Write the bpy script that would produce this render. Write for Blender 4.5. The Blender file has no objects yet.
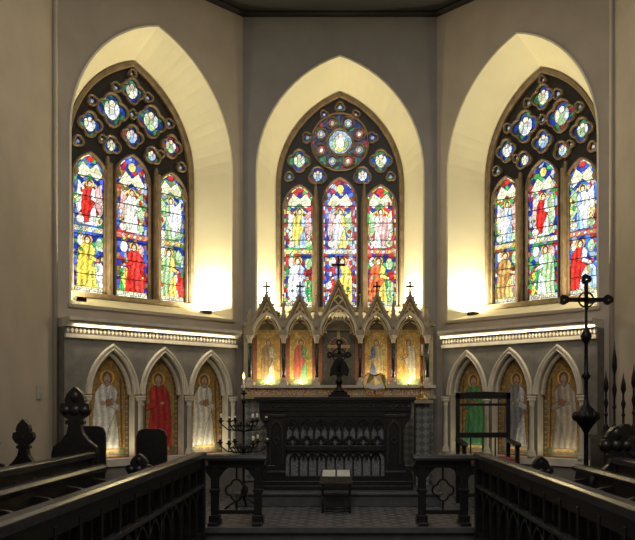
import bpy, math, random
import numpy as np
from mathutils import Matrix, Vector
random.seed(4); RNG=np.random.RandomState(7)
E=1.3
sc=bpy.context.scene
sc.view_settings.view_transform='Standard'
sc.view_settings.look='None'

# ---------------------------------------------------------------- materials
def newmat(n):
    m=bpy.data.materials.new(n); m.use_nodes=True
    nt=m.node_tree; b=nt.nodes['Principled BSDF']; return m,nt,b
def noisy(n,c1,c2,scale=4,rough=.8,metal=0,bump=0.0,detail=6,spec=None,stretch=None):
    m,nt,b=newmat(n)
    tc=nt.nodes.new('ShaderNodeTexCoord'); mp=nt.nodes.new('ShaderNodeMapping')
    if stretch: mp.inputs['Scale'].default_value=stretch
    nz=nt.nodes.new('ShaderNodeTexNoise'); nz.inputs['Scale'].default_value=scale; nz.inputs['Detail'].default_value=detail
    cr=nt.nodes.new('ShaderNodeValToRGB'); cr.color_ramp.elements[0].position=.3; cr.color_ramp.elements[1].position=.7
    cr.color_ramp.elements[0].color=(*c1,1); cr.color_ramp.elements[1].color=(*c2,1)
    L=nt.links.new
    L(tc.outputs['Object'],mp.inputs[0]); L(mp.outputs[0],nz.inputs['Vector']); L(nz.outputs[0],cr.inputs[0]); L(cr.outputs[0],b.inputs['Base Color'])
    b.inputs['Roughness'].default_value=rough; b.inputs['Metallic'].default_value=metal
    if spec is not None: b.inputs['Specular IOR Level'].default_value=spec
    if bump:
        bp=nt.nodes.new('ShaderNodeBump'); bp.inputs['Strength'].default_value=bump; bp.inputs['Distance'].default_value=.01
        L(nz.outputs[0],bp.inputs['Height']); L(bp.outputs[0],b.inputs['Normal'])
    return m
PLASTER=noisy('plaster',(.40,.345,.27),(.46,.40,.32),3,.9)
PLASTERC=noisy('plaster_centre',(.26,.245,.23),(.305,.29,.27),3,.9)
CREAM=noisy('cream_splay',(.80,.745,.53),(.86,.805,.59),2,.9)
STONE=noisy('trim_stone',(.52,.47,.37),(.68,.62,.50),9,.8,bump=.2)
RSTONE=noisy('reredos_stone',(.28,.23,.15),(.44,.37,.25),14,.75,bump=.2)
TAN=noisy('tracery_stone',(.15,.105,.06),(.26,.19,.11),12,.85,bump=.2)
DADO=noisy('dado_stone',(.15,.138,.118),(.22,.205,.175),10,.8)
RDARK=noisy('reredos_field',(.12,.09,.055),(.22,.17,.10),18,.7)
WOOD=noisy('dark_oak',(.004,.004,.005),(.015,.013,.013),7,.36,bump=.15,stretch=(6,1,6))
WOODL=noisy('oak_edge_sheen',(.020,.020,.022),(.045,.042,.043),9,.25,bump=.1,stretch=(6,1,6))  # lighter oak: reflections along rails and mouldings put into the colour
IRON=noisy('black_iron',(.004,.004,.005),(.010,.009,.009),20,.4,.5)
BRASS=noisy('brass',(.35,.24,.09),(.52,.37,.14),20,.3,.9)
GOLD=noisy('gilding',(.50,.35,.12),(.72,.55,.24),30,.4,.5)
CANDLE=noisy('candle_wax',(.75,.68,.5),(.85,.8,.65),10,.6)
MARBLE=noisy('green_marble',(.008,.02,.018),(.04,.07,.06),25,.2)
CLOTH=noisy('kneeler_cloth',(.30,.29,.24),(.42,.41,.35),14,.9)
PAPER=noisy('paper',(.5,.5,.47),(.62,.62,.58),14,.9)
REDC=noisy('red_cloth',(.22,.03,.03),(.35,.05,.05),14,.9)
GREY=noisy('altar_back_cloth',(.10,.105,.12),(.30,.30,.30),60,.9)
REDGOLD=noisy('painted_band',(.30,.08,.05),(.75,.62,.35),45,.5,detail=1)
CEIL=noisy('ceiling_oak',(.004,.004,.004),(.011,.009,.008),5,.7,stretch=(1,8,1))
def checker(n,c1,c2,c3,scale,rough=.5,rot=math.pi/4,vs=2.0,plane2d=False):
    m,nt,b=newmat(n); L=nt.links.new
    tc=nt.nodes.new('ShaderNodeTexCoord'); mp=nt.nodes.new('ShaderNodeMapping'); mp.inputs['Rotation'].default_value=rot if not isinstance(rot,float) else (0,0,rot)
    if plane2d: mp.inputs['Scale'].default_value=(1,1,0); mp.inputs['Location'].default_value=(.013,.017,.03)
    ck=nt.nodes.new('ShaderNodeTexChecker'); ck.inputs['Scale'].default_value=scale
    ck.inputs['Color1'].default_value=(*c1,1); ck.inputs['Color2'].default_value=(*c2,1)
    vo=nt.nodes.new('ShaderNodeTexVoronoi'); vo.inputs['Scale'].default_value=scale*vs; vo.inputs['Randomness'].default_value=.15
    if plane2d: vo.voronoi_dimensions='2D'
    cr=nt.nodes.new('ShaderNodeValToRGB'); cr.color_ramp.interpolation='CONSTANT'
    cr.color_ramp.elements[0].color=(1,1,1,1); cr.color_ramp.elements[1].position=.27; cr.color_ramp.elements[1].color=(0,0,0,1)
    mx=nt.nodes.new('ShaderNodeMixRGB'); mx.inputs[2].default_value=(*c3,1)
    L(tc.outputs['Object'],mp.inputs[0]); L(mp.outputs[0],ck.inputs[0]); L(mp.outputs[0],vo.inputs['Vector']); L(vo.outputs['Distance'],cr.inputs[0])
    L(cr.outputs[0],mx.inputs[0]); L(ck.outputs[0],mx.inputs[1]); L(mx.outputs[0],b.inputs['Base Color'])
    b.inputs['Roughness'].default_value=rough; return m
TILE=checker('encaustic_tile',(.035,.04,.065),(.085,.085,.10),(.20,.185,.165),5.0,.5,math.pi/4,1.6,True)
DIAPER=checker('diaper_tile',(.10,.11,.11),(.22,.22,.20),(.38,.36,.30),16,.5,(0,math.pi/4,0))
STEPM=noisy('step_stone',(.055,.057,.065),(.10,.098,.10),8,.45)
m,nt,b=newmat('mosaic'); at=nt.nodes.new('ShaderNodeAttribute'); at.attribute_name='Col'
nt.links.new(at.outputs['Color'],b.inputs['Base Color']); b.inputs['Roughness'].default_value=.5; MOSAIC=m
m=bpy.data.materials.new('stained_glass'); m.use_nodes=True; nt=m.node_tree; nt.nodes.clear()
o=nt.nodes.new('ShaderNodeOutputMaterial'); tr=nt.nodes.new('ShaderNodeBsdfTransparent'); at=nt.nodes.new('ShaderNodeAttribute'); at.attribute_name='Col'
gl=nt.nodes.new('ShaderNodeBsdfGlossy'); gl.inputs['Roughness'].default_value=.3; mx=nt.nodes.new('ShaderNodeMixShader'); mx.inputs[0].default_value=.02
nt.links.new(at.outputs['Color'],tr.inputs[0]); nt.links.new(tr.outputs[0],mx.inputs[1]); nt.links.new(gl.outputs[0],mx.inputs[2]); nt.links.new(mx.outputs[0],o.inputs[0]); GLASS=m
def emis(n,c,s):
    m=bpy.data.materials.new(n); m.use_nodes=True; b=m.node_tree.nodes['Principled BSDF']
    b.inputs['Emission Color'].default_value=(*c,1); b.inputs['Emission Strength'].default_value=s; b.inputs['Base Color'].default_value=(*c,1); return m
FLAME=emis('candle_flame',(1,.5,.15),9)
BULB=emis('lamp_glass',(1,.85,.55),12)

# ---------------------------------------------------------------- mesh builder
def frame(o,u,d,zs=1):
    return Matrix(((u[0],d[0],0,o[0]),(u[1],d[1],0,o[1]),(0,0,zs,0),(0,0,0,1)))
class MB:
    def __init__(s,name,M=None):
        s.name=name; s.M=M or Matrix.Identity(4); s.v=[];s.f=[];s.mi=[];s.sm=[];s.mats=[]
    def add(s,vs,fs,m,smooth=False):
        if m not in s.mats: s.mats.append(m)
        k=s.mats.index(m); n=len(s.v)
        for p in vs:
            q=s.M@Vector(p); s.v.append((q.x,q.y,q.z+E))
        for f in fs:
            s.f.append([i+n for i in f]); s.mi.append(k); s.sm.append(smooth)
    def box(s,x0,x1,y0,y1,z0,z1,m):
        s.add([(x0,y0,z0),(x1,y0,z0),(x1,y1,z0),(x0,y1,z0),(x0,y0,z1),(x1,y0,z1),(x1,y1,z1),(x0,y1,z1)],
          [(0,3,2,1),(4,5,6,7),(0,1,5,4),(1,2,6,5),(2,3,7,6),(3,0,4,7)],m)
    def prism(s,poly,y0,y1,m):
        n=len(poly)
        s.add([(x,y0,z) for x,z in poly]+[(x,y1,z) for x,z in poly],
          [list(range(n)),list(range(2*n-1,n-1,-1))]+[(i,i+n,(i+1)%n+n,(i+1)%n) for i in range(n)],m)
    def prismx(s,poly,x0,x1,m): # poly in (y,z)
        n=len(poly)
        s.add([(x0,y,z) for y,z in poly]+[(x1,y,z) for y,z in poly],
          [list(range(n)),list(range(2*n-1,n-1,-1))]+[(i,i+n,(i+1)%n+n,(i+1)%n) for i in range(n)],m)
    def lathe(s,prof,cx,cy,m,n=14,smooth=True):
        vs=[];fs=[]
        for r,z in prof:
            for k in range(n):
                a=2*math.pi*k/n; vs.append((cx+r*math.cos(a),cy+r*math.sin(a),z))
        for i in range(len(prof)-1):
            for k in range(n):
                k2=(k+1)%n; fs.append((i*n+k,i*n+k2,(i+1)*n+k2,(i+1)*n+k))
        fs.append(list(range(n))[::-1]); fs.append([ (len(prof)-1)*n+k for k in range(n)])
        s.add(vs,fs,m,smooth)
    def sweep(s,path,prof,m,closed=False,smooth=False):
        n=len(path); k=len(prof); vs=[]
        for i in range(n):
            if closed: a=path[i-1]; c=path[(i+1)%n]
            else: a=path[max(i-1,0)]; c=path[min(i+1,n-1)]
            p=path[i]
            d1=Vector((p[0]-a[0],p[1]-a[1])); d2=Vector((c[0]-p[0],c[1]-p[1]))
            if d1.length<1e-9: d1=d2
            if d2.length<1e-9: d2=d1
            d1.normalize(); d2.normalize()
            n1=Vector((-d1.y,d1.x)); n2=Vector((-d2.y,d2.x)); nn=(n1+n2)
            if nn.length<1e-6: nn=n1
            nn.normalize(); sc_=1/max(.45,nn.dot(n1))
            for off,y in prof: vs.append((p[0]+nn.x*off*sc_,y,p[1]+nn.y*off*sc_))
        fs=[]
        for i in range(n if closed else n-1):
            j=(i+1)%n
            for q in range(k):
                r=(q+1)%k; fs.append((i*k+q,j*k+q,j*k+r,i*k+r))
        if not closed: fs.append(list(range(k))); fs.append([(n-1)*k+q for q in range(k)][::-1])
        s.add(vs,fs,m,smooth)
    def tube(s,pts,r,m,n=8,closed=False):
        P=[Vector(p) for p in pts]; N=len(P); vs=[];fs=[]; prev=None
        for i,p in enumerate(P):
            t=(P[(i+1)%N] if closed or i<N-1 else p)-(P[i-1] if closed or i>0 else p); t.normalize()
            if prev is None:
                prev=t.orthogonal().normalized()
            prev=(prev-t*prev.dot(t)).normalized(); b=t.cross(prev)
            rr=r[i] if isinstance(r,(list,tuple)) else r
            for k in range(n):
                a=2*math.pi*k/n; q=p+(prev*math.cos(a)+b*math.sin(a))*rr; vs.append(tuple(q))
        for i in range(N if closed else N-1):
            j=(i+1)%N
            for k in range(n):
                k2=(k+1)%n; fs.append((i*n+k,i*n+k2,j*n+k2,j*n+k))
        if not closed: fs.append(list(range(n))[::-1]); fs.append([(N-1)*n+k for k in range(n)])
        s.add(vs,fs,m,True)
    def ball(s,c,r,m,sz=1,n=10):
        s.lathe([(max(1e-4,r*math.sin(math.pi*i/8)),c[2]-r*sz*math.cos(math.pi*i/8)) for i in range(9)],c[0],c[1],m,n)
    def loft(s,A,B,m,smooth=False):
        n=len(A); s.add(list(A)+list(B),[(i,i+1,n+i+1,n+i) for i in range(n-1)],m,smooth)
    def wallhole(s,u0,u1,zb,zt,P,y,m):
        z0=P[0][1]; a=P[0][0]; b=P[-1][0]
        q=lambda x0,x1,za,zc:(s.add([(x0,y,za),(x1,y,za),(x1,y,zc),(x0,y,zc)],[(0,1,2,3)],m) if x1-x0>1e-6 and zc-za>1e-6 else None)
        q(u0,a,z0,zt); q(b,u1,z0,zt); q(u0,u1,zb,z0)
        for i in range(len(P)-1):
            if P[i+1][0]-P[i][0]>1e-6:
                s.add([(P[i][0],y,P[i][1]),(P[i+1][0],y,P[i+1][1]),(P[i+1][0],y,zt),(P[i][0],y,zt)],[(0,1,2,3)],m)
    def build(s,bevel=0,parent=None):
        me=bpy.data.meshes.new(s.name); me.from_pydata(s.v,[],s.f)
        for m in s.mats: me.materials.append(m)
        me.polygons.foreach_set('material_index',s.mi); me.polygons.foreach_set('use_smooth',s.sm); me.update()
        o=bpy.data.objects.new(s.name,me); bpy.context.collection.objects.link(o)
        if bevel:
            b=o.modifiers.new('Bevel','BEVEL'); b.width=bevel; b.segments=2; b.limit_method='ANGLE'; b.angle_limit=math.radians(50)
        if parent: o.parent=parent
        return o
def arch(cx,a,zs,h,n=14):
    R=(a*a+h*h)/(2*a); th=math.atan2(h,R-a)
    L=[]
    for i in range(n+1):
        t=th*i/n; L.append((cx-a+R-R*math.cos(t),zs+R*math.sin(t)))
    return L+[(2*cx-x,z) for x,z in L[-2::-1]]
def opening(cx,a,z0,zs,h,n=14): return [(cx-a,z0)]+arch(cx,a,zs,h,n)+[(cx+a,z0)]
def foil(cx,cz,R,k,ph=0,n=60,dp=.25):
    return [(cx+R*(1-dp+dp*abs(math.cos(k*t/2+ph)))*math.cos(t),cz+R*(1-dp+dp*abs(math.cos(k*t/2+ph)))*math.sin(t)) for t in [2*math.pi*i/n for i in range(n)]]

# ---------------------------------------------------------------- painter
class Canvas:
    def __init__(s,u0,u1,z0,z1,c):
        s.u0,s.z0,s.c=u0,z0,c; s.nx=int(round((u1-u0)/c)); s.nz=int(round((z1-z0)/c))
        u=u0+c*(np.arange(s.nx)+.5); z=z0+c*(np.arange(s.nz)+.5); s.U,s.Z=np.meshgrid(u,z)
        s.col=np.zeros(s.U.shape+(3,)); s.rid=np.zeros(s.U.shape,int); s.k=0
        s.mask=np.zeros(s.U.shape,bool); s.clip=np.ones(s.U.shape,bool)
    def vor(s,sp,seed):
        r=np.random.RandomState(seed); J=r.rand(400,400,2); U=s.U/sp+60; Z=s.Z/sp+60
        iu=np.floor(U).astype(int); iz=np.floor(Z).astype(int); best=np.full(U.shape,1e9); idd=np.zeros(U.shape,int)
        for a in (-1,0,1):
            for b in (-1,0,1):
                x=(iu+a)%400; y=(iz+b)%400; d=(iu+a+J[x,y,0]-U)**2+(iz+b+J[x,y,1]-Z)**2
                w=d<best; best[w]=d[w]; idd[w]=(x*400+y)[w]
        return idd
    def cells(s,sp,seed,pal):
        s.vid=s.vor(sp,seed); r=np.random.RandomState(seed+1); ch=r.randint(0,len(pal),160000); P=np.array(pal)
        s.vr=r.rand(160000)[s.vid]; s.r2=r.randint(0,1000,160000)
        s.col[:]=P[ch[s.vid]]
    def _pal(s,cond,pl,sd):
        P=np.array(pl); c=cond&s.clip; idx=((s.r2[s.vid]+sd*13)%len(P)); s.col[c]=P[idx][c]; s.k+=1; s.rid[c]=s.k
    def put(s,cond,col,fold=0,fw=.05):
        c=cond&s.clip; s.k+=1; s.rid[c]=s.k; s.col[c]=col
        if fold:
            m=1+fold*np.sin(s.U*6.283/fw+np.sin(s.Z*9)*1.5); s.col[c]*=m[c][:,None]
    def ell(s,cx,cz,rx,rz,col,**k): s.put(((s.U-cx)/rx)**2+((s.Z-cz)/rz)**2<1,col,**k)
    def poly(s,pts,col,**k):
        ins=np.zeros(s.U.shape,bool); n=len(pts)
        for i in range(n):
            x1,z1=pts[i]; x2,z2=pts[(i+1)%n]
            if abs(z2-z1)<1e-9: continue
            c=((z1>s.Z)!=(z2>s.Z))&(s.U<(x2-x1)*(s.Z-z1)/(z2-z1)+x1); ins^=c
        s.put(ins,col,**k)
    def arch_in(s,cx,a,z0,zs,h):
        R=(a*a+h*h)/(2*a); du=np.abs(s.U-cx)
        return (du<a)&(s.Z>z0)&((s.Z<zs)|((du+R-a)**2+(s.Z-zs)**2<R*R))
    def foil_in(s,cx,cz,R,k,ph=0,dp=.25):
        t=np.arctan2(s.Z-cz,s.U-cx); return np.hypot(s.U-cx,s.Z-cz)<R*(1-dp+dp*np.abs(np.cos(k*t/2+ph)))
    def fig(s,cx,zb,H,robe,cloak,halo,skin=(.85,.62,.45),hair=(.25,.13,.05),side=1,fw=None,w=1,fold=.3):
        fw=fw or .07*H
        q=lambda *p:[(cx+side*x*H*w,zb+z*H) for x,z in p]
        s.ell(cx,zb+.90*H,.10*H,.095*H,halo)
        s.poly(q((-.17,0),(.18,0),(.15,.3),(.11,.55),(.15,.74),(.07,.82),(-.07,.82),(-.15,.74),(-.12,.5)),robe,fold=fold,fw=fw)
        s.poly(q((-.20,.03),(-.03,.06),(.02,.3),(.12,.5),(.1,.62),(0,.6),(.05,.81),(-.08,.83),(-.17,.72),(-.2,.4)),cloak,fold=fold,fw=fw)
        s.poly(q((.05,.64),(.2,.56),(.19,.5),(.02,.56)),robe)
        s.ell(cx+side*.19*H*w,zb+.54*H,.03*H,.025*H,skin)
        s.ell(cx,zb+.90*H,.062*H,.075*H,hair); s.ell(cx,zb+.885*H,.045*H,.06*H,skin)
    def finish(s,name,M,d,mat,var=.5,lead=.15,vlead=.4,parent=None,edges=True,gain=1,gam=1):
        s.col=np.clip(s.col,0,1)**gam
        s.col*=(1-var/2+var*s.vr)[...,None]
        if edges:
            e=np.zeros(s.U.shape,bool); e[:,1:]|=s.rid[:,1:]!=s.rid[:,:-1]; e[1:]|=s.rid[1:]!=s.rid[:-1]
            e2=np.zeros(s.U.shape,bool); e2[:,1:]|=s.vid[:,1:]!=s.vid[:,:-1]; e2[1:]|=s.vid[1:]!=s.vid[:-1]
            s.col[e2]*=vlead; s.col[e]*=lead
        s.col=np.clip(s.col*(gain if np.isscalar(gain) else gain[...,None]),0,1)
        nx,nz=s.nx,s.nz
        gu=s.u0+s.c*np.arange(nx+1); gz=s.z0+s.c*np.arange(nz+1); A,B=np.meshgrid(gu,gz)
        m=np.array(M); P=np.stack([A.ravel(),np.full(A.size,d),B.ravel(),np.ones(A.size)],1)@m.T
        P[:,2]+=E
        jz,ix=np.nonzero(s.mask); base=jz*(nx+1)+ix
        F=np.stack([base,base+1,base+nx+2,base+nx+1],1)
        used=np.unique(F); rem=np.zeros(P.shape[0],int); rem[used]=np.arange(len(used)); F=rem[F]; P=P[used,:3]
        me=bpy.data.meshes.new(name); me.from_pydata(P.tolist(),[],F.tolist()); me.materials.append(mat)
        ca=me.color_attributes.new('Col','FLOAT_COLOR','CORNER'); cc=np.concatenate([s.col[jz,ix],np.ones((len(jz),1))],1)
        ca.data.foreach_set('color',np.repeat(cc,4,axis=0).ravel().astype(np.float32)); me.update()
        o=bpy.data.objects.new(name,me); bpy.context.collection.objects.link(o)
        if parent: o.parent=parent
        return o

# ---------------------------------------------------------------- frames of the apse
W=2.54; S=math.sqrt(.5); K=.94; SR=1.2
MC=frame((0,10),(1,0),(0,1))
cL=(-W/2-W/2*S,10-W/2*S); ML=frame(cL,(S,S),(-S,S)); MLz=frame(cL,(S,S),(-S,S),.988)
cR=(W/2+SR*S,10-SR*S); MR=frame(cR,(S*K,-S*K),(S,S)); MRz=frame(cR,(S*K,-S*K),(S,S),.975)
eL=(-W/2-W*S,10-W*S); LR=SR+W/2*K; eR=(W/2+LR*S,10-LR*S)
ZT=5.12; ZB=-1.3
def area(name,M,p,size,power,col,tilt=(0,0,0),sy=None,spread=None):
    l=bpy.data.lights.new(name,'AREA'); l.energy=power; l.color=col; l.size=size
    if sy: l.shape='RECTANGLE'; l.size_y=sy
    if spread: l.spread=spread
    o=bpy.data.objects.new(name,l); bpy.context.collection.objects.link(o)
    q=M@Vector(p); o.location=(q.x,q.y,q.z+E)
    d=(M.to_3x3()@Vector(tilt)).normalized(); o.rotation_euler=d.to_track_quat('-Z','Y').to_euler()
    if sy:
        ux=(M.to_3x3()@Vector((1,0,0))).normalized(); z=-d; y=z.cross(ux).normalized(); x=y.cross(z)
        R=Matrix((x,y,z)).transposed(); o.rotation_euler=R.to_euler()
    return o

DW=.6
def wallpanel(name,M,pm,u0=-W/2,u1=W/2,zs=1):
    w=MB(name,M); P=opening(0,1.08,1.12,3.05,1.5)
    w.wallhole(u0,u1,ZB/zs,ZT/zs,P,0,pm)
    return w.build()
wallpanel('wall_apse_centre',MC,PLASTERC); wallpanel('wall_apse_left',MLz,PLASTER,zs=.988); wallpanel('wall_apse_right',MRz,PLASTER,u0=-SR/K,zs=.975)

BL=(.12,.22,.74);DB=(.04,.08,.38);RD=(.78,.08,.06);GR=(.12,.45,.16);YE=(.97,.76,.22);WH=(.93,.94,.92);LB=(.50,.68,.92);PU=(.38,.16,.45)
PK=(.85,.55,.50); LG=(.55,.72,.42); GY=(.45,.5,.58); BR=(.40,.24,.10)
SK=(.97,.76,.58)
def window(name,M,kind,seed):
    w=MB(name,M)
    F=opening(0,1.08,1.12,3.05,1.5); Bk=opening(0,.87,1.30,3.03,1.28)
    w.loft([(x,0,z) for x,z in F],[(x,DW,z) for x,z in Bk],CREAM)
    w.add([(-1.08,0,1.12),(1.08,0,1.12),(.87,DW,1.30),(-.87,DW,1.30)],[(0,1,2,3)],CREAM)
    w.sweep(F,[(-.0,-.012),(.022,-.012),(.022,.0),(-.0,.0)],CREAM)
    if kind!='c': w.sweep([(-1.12,1.10),(1.12,1.10)],[(-.02,-.03),(.015,-.03),(.02,0),(-.02,0)],PLASTER)
    G=opening(0,.83,1.33,3.03,1.23)
    w.sweep(G,[(-.012,DW-.03),(.005,DW-.06),(.05,DW-.06),(.05,DW+.03),(-.012,DW+.03)],TAN)
    w.box(-.87,.87,DW-.10,DW+.03,1.28,1.345,TAN)
    lan=[(-.56,.22,1.345,2.72,.32),(0,.235,1.345,2.80,.34),(.56,.22,1.345,2.72,.32)]
    if kind=='c':
        foils=[(0,3.64,.39,8,0,.0),(-.565,3.38,.15,4,0,.28),(.565,3.38,.15,4,0,.28),(-.31,3.17,.12,3,math.pi/4,.28),(.31,3.17,.12,3,math.pi/4,.28),
               (-.45,3.70,.07,3,0,.3),(.45,3.70,.07,3,0,.3),(0,4.12,.065,3,math.pi/4,.3),(-.22,4.02,.05,3,0,.3),(.22,4.02,.05,3,0,.3),(-.70,3.16,.06,3,.5,.3),(.70,3.16,.06,3,.5,.3)]
    else:
        foils=[(-.27,3.64,.20,4,0,.28),(.27,3.64,.20,4,0,.28),(0,3.95,.155,4,0,.3),(0,3.38,.14,4,0,.3),(-.56,3.39,.145,4,0,.3),(.56,3.39,.145,4,0,.3),
               (-.28,3.20,.11,3,.5,.3),(.28,3.20,.11,3,.5,.3),(-.71,3.15,.06,3,.5,.3),(.71,3.15,.06,3,.5,.3),(-.53,3.68,.06,3,0,.3),(.53,3.68,.06,3,0,.3),
               (-.22,3.93,.06,3,0,.3),(.22,3.93,.06,3,0,.3),(0,3.66,.055,4,0,.3),(0,4.17,.045,3,.7,.3),(-.40,3.25,.045,3,0,.3),(.40,3.25,.045,3,0,.3)]
    bar=[(-.010,DW-.02),(.0,DW-.045),(.012,DW-.045),(.018,DW-.02),(.018,DW+.02),(-.010,DW+.02)]
    for cx,a,z0,zs,h in lan:
        w.sweep(opening(cx,a,z0,zs,h,10),bar,TAN)
        for sg in (-1,1):
            w.prism([(cx+sg*a,zs-.03),(cx+sg*(a-.07),zs+.06),(cx+sg*(a-.05),zs+.13),(cx+sg*(a-.03),zs+.15)][::sg],DW-.04,DW+.005,TAN)
    for cx,cz,R,k,ph,dp in foils:
        w.sweep(foil(cx,cz,R,k,ph,48,dp)[::-1],bar,TAN,closed=True)
    if kind=='c':
        w.sweep(foil(0,3.64,.18,4,0,48,.12)[::-1],bar,TAN,closed=True)
        for i in range(8):
            t=math.pi/8+i*math.pi/4
            w.sweep(foil(.285*math.cos(t),3.64+.285*math.sin(t),.086,3,0,24,.12)[::-1],[(-.008,DW-.03),(.014,DW-.03),(.014,DW+.01),(-.008,DW+.01)],TAN,closed=True)
    for u in (-.335,.335):
        w.prism([(u-.05,1.34),(u+.05,1.34),(u+.045,2.75),(u+.012,3.05),(u-.012,3.05),(u-.045,2.75)],DW-.035,DW+.02,TAN)
        w.prism([(u-.018,1.34),(u+.018,1.34),(u+.018,2.95),(u-.018,2.95)],DW-.11,DW-.03,TAN)
    for i in range(6):
        z=1.58+i*.235
        for cx,a,*_ in lan: w.box(cx-a,cx+a,DW-.004,DW+.004,z-.005,z+.005,IRON)
    wo=w.build()
    cv=Canvas(-.86,.86,1.32,4.30,.0065)
    inn=np.zeros(cv.U.shape,bool); inf=np.zeros(cv.U.shape,bool)
    for L in lan: inn|=cv.arch_in(*L)
    for cx,cz,R,k,ph,dp in foils: inf|=cv.foil_in(cx,cz,R,k,ph,dp)
    inn|=inf
    cv.cells(.06,seed,[BL,DB,GY,RD,LB,GR])
    rr=np.random.RandomState(seed)
    for i,(cx,cz,R,k,ph,dp) in enumerate(foils):
        cv.clip=cv.foil_in(cx,cz,R,k,ph,dp)
        cv._pal(cv.clip,[DB,(.05,.12,.35),(.08,.08,.12),(.1,.28,.15),(.32,.07,.06) if i%2 else (.08,.14,.22)],i)
        if R>.3:
            cv._pal(cv.clip,[(.06,.10,.25),(.35,.08,.08),(.08,.14,.22),(.06,.06,.12),(.1,.25,.16)],3)
            for j in range(8):
                t=math.pi/8+j*math.pi/4; cv.ell(.285*math.cos(t),3.64+.285*math.sin(t),.055,.055,(.40,.46,.48) if j%2 else (.5,.22,.16))
                cv.ell(.285*math.cos(t),3.64+.285*math.sin(t),.028,.033,(.78,.76,.58))
            cv.ell(0,3.64,.16,.16,(.5,.64,.72)); cv.ell(0,3.60,.10,.10,(.85,.78,.35)); cv.ell(0,3.66,.08,.095,(.93,.92,.85)); cv.ell(0,3.73,.032,.037,SK)
            for sg in (-1,1): cv.ell(sg*.085,3.62,.03,.065,LG)
        elif R>.08:
            c_=[WH,LG,(.88,.88,.6),LB][i%4]
            cv.ell(cx,cz-.1*R,R*.40,R*.50,c_); cv.ell(cx-.33*R,cz+.05*R,R*.18,R*.40,(.8,.84,.6)); cv.ell(cx+.33*R,cz+.05*R,R*.18,R*.40,(.78,.8,.76)); cv.ell(cx,cz+.4*R,R*.2,R*.22,SK)
        else: cv.ell(cx,cz,R*.4,R*.4,(.45,.48,.46))
    SCH={'l':[([BL,DB,(.2,.3,.55),GR],(WH,RD),((.97,.8,.2),(.92,.7,.15)),(LG,WH)),
              ([(.55,.06,.06),DB,GY,BL,BR],(WH,(.9,.88,.72)),(RD,(.78,.1,.08)),(GR,YE)),
              ([BL,GY,DB,GR,(.3,.42,.2)],(LG,WH),(YE,LG),(WH,RD))],
         'c':[([RD,(.42,.06,.08),GR,DB],(LB,YE),((.58,.64,.82),WH),(LG,GR)),
              ([BL,DB,GY,(.55,.1,.1)],(YE,WH),((.42,.5,.88),YE),(WH,RD)),
              ([RD,DB,(.45,.06,.06),GR],(WH,PK),(YE,(.85,.25,.1)),(GR,LG))],
         'r':[([DB,BR,(.15,.2,.4),GR,(.35,.1,.06)],(LB,WH),((.85,.62,.25),(.65,.38,.15)),(LG,PK)),
              ([GY,DB,GR,(.5,.07,.06)],(WH,RD),(WH,LG),(YE,GR)),
              ([BL,(.1,.3,.7),GY,DB,(.45,.08,.08)],(LB,WH),(WH,RD),(YE,LB))]}[kind]
    for i,(cx,a,z0,zs,h) in enumerate(lan):
        full=cv.arch_in(cx,a,z0,zs,h); inner=cv.arch_in(cx,a-.026,z0+.026,zs,h-.032)
        cv.clip=full
        bd=full&~inner; ph=np.floor(cv.Z/.06).astype(int)%5
        for j_,cc in enumerate([WH,BL if kind!='c' else RD,(.78,.78,.58),(.1,.15,.35),YE if i!=1 else RD]): cv.put(bd&(ph==j_),cc)
        cv.clip=inner
        bg,up,lo_,sm=SCH[i]
        cv._pal(inner,bg,i)
        cv.poly([(cx-.18,2.78),(cx-.09,2.93),(cx,2.85),(cx+.09,2.93),(cx+.18,2.78),(cx+.09,2.72),(cx,2.79),(cx-.09,2.72)],(.82,.8,.56))
        cv.ell(cx,2.99,.05,.06,[RD,YE,RD][i]); 
        cv.ell(cx,2.44,.175,.27,[(.78,.78,.66),(.9,.76,.35),(.45,.62,.4)][(i+seed)%3]); cv.ell(cx,2.44,.145,.235,bg[0] if i!=0 else (.38,.08,.08) if kind=='l' else bg[1])
        for sg in (-1,1):
            cv.poly([(cx+sg*.05,2.60),(cx+sg*.15,2.70),(cx+sg*.165,2.5),(cx+sg*.14,2.3),(cx+sg*.07,2.4)],[(.9,.87,.75),PK,LG][(i+(sg>0))%3])
        cv.fig(cx,2.17,.56,up[0],up[1],YE,skin=SK,side=1 if i!=2 else -1,fw=.06,w=.95)
        cv.ell(cx-.12,2.23,.05,.05,(.9,.88,.7)); cv.ell(cx+.12,2.24,.05,.055,LG); cv.ell(cx+.12,2.29,.025,.028,SK); cv.ell(cx-.12,2.285,.022,.025,SK)
        cv.put((cv.Z>2.09)&(cv.Z<2.15),[(.75,.74,.6),(.75,.3,.22),(.78,.62,.25)][(i+seed)%3])
        for k in range(4): cv.ell(cx-.12+.08*k,2.12,.022,.018,YE if k%2 else WH)
        cv.ell(cx-.11,1.98,.05,.07,(.88,.86,.7)); cv.ell(cx+.12,1.95,.05,.08,PK if i%2 else LG)
        sd=1 if i!=1 else -1
        cv.fig(cx+sd*.11,1.38,.42,sm[0],sm[1],RD,skin=SK,side=-1,fw=.06)
        cv.fig(cx-sd*.03,1.40,.66,lo_[0],lo_[1],(.98,.6,.2),skin=SK,side=sd,fw=.07,w=1.05)
        cv.put((cv.Z<1.425),(.75,.7,.45)); cv.put((cv.Z<1.405)&(np.floor(cv.U/.03).astype(int)%2==0),(.85,.85,.8))
        for q in range(14):
            sgn=rr.choice([-1,1]); x=cx+sgn*rr.uniform(.10,.18); z=rr.uniform(1.42,2.8); cv.ell(x,z,rr.uniform(.012,.024),rr.uniform(.015,.035),[WH,YE,PK,RD,LG,GR][rr.randint(6)])
    cv.mask=inn.copy()
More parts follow.
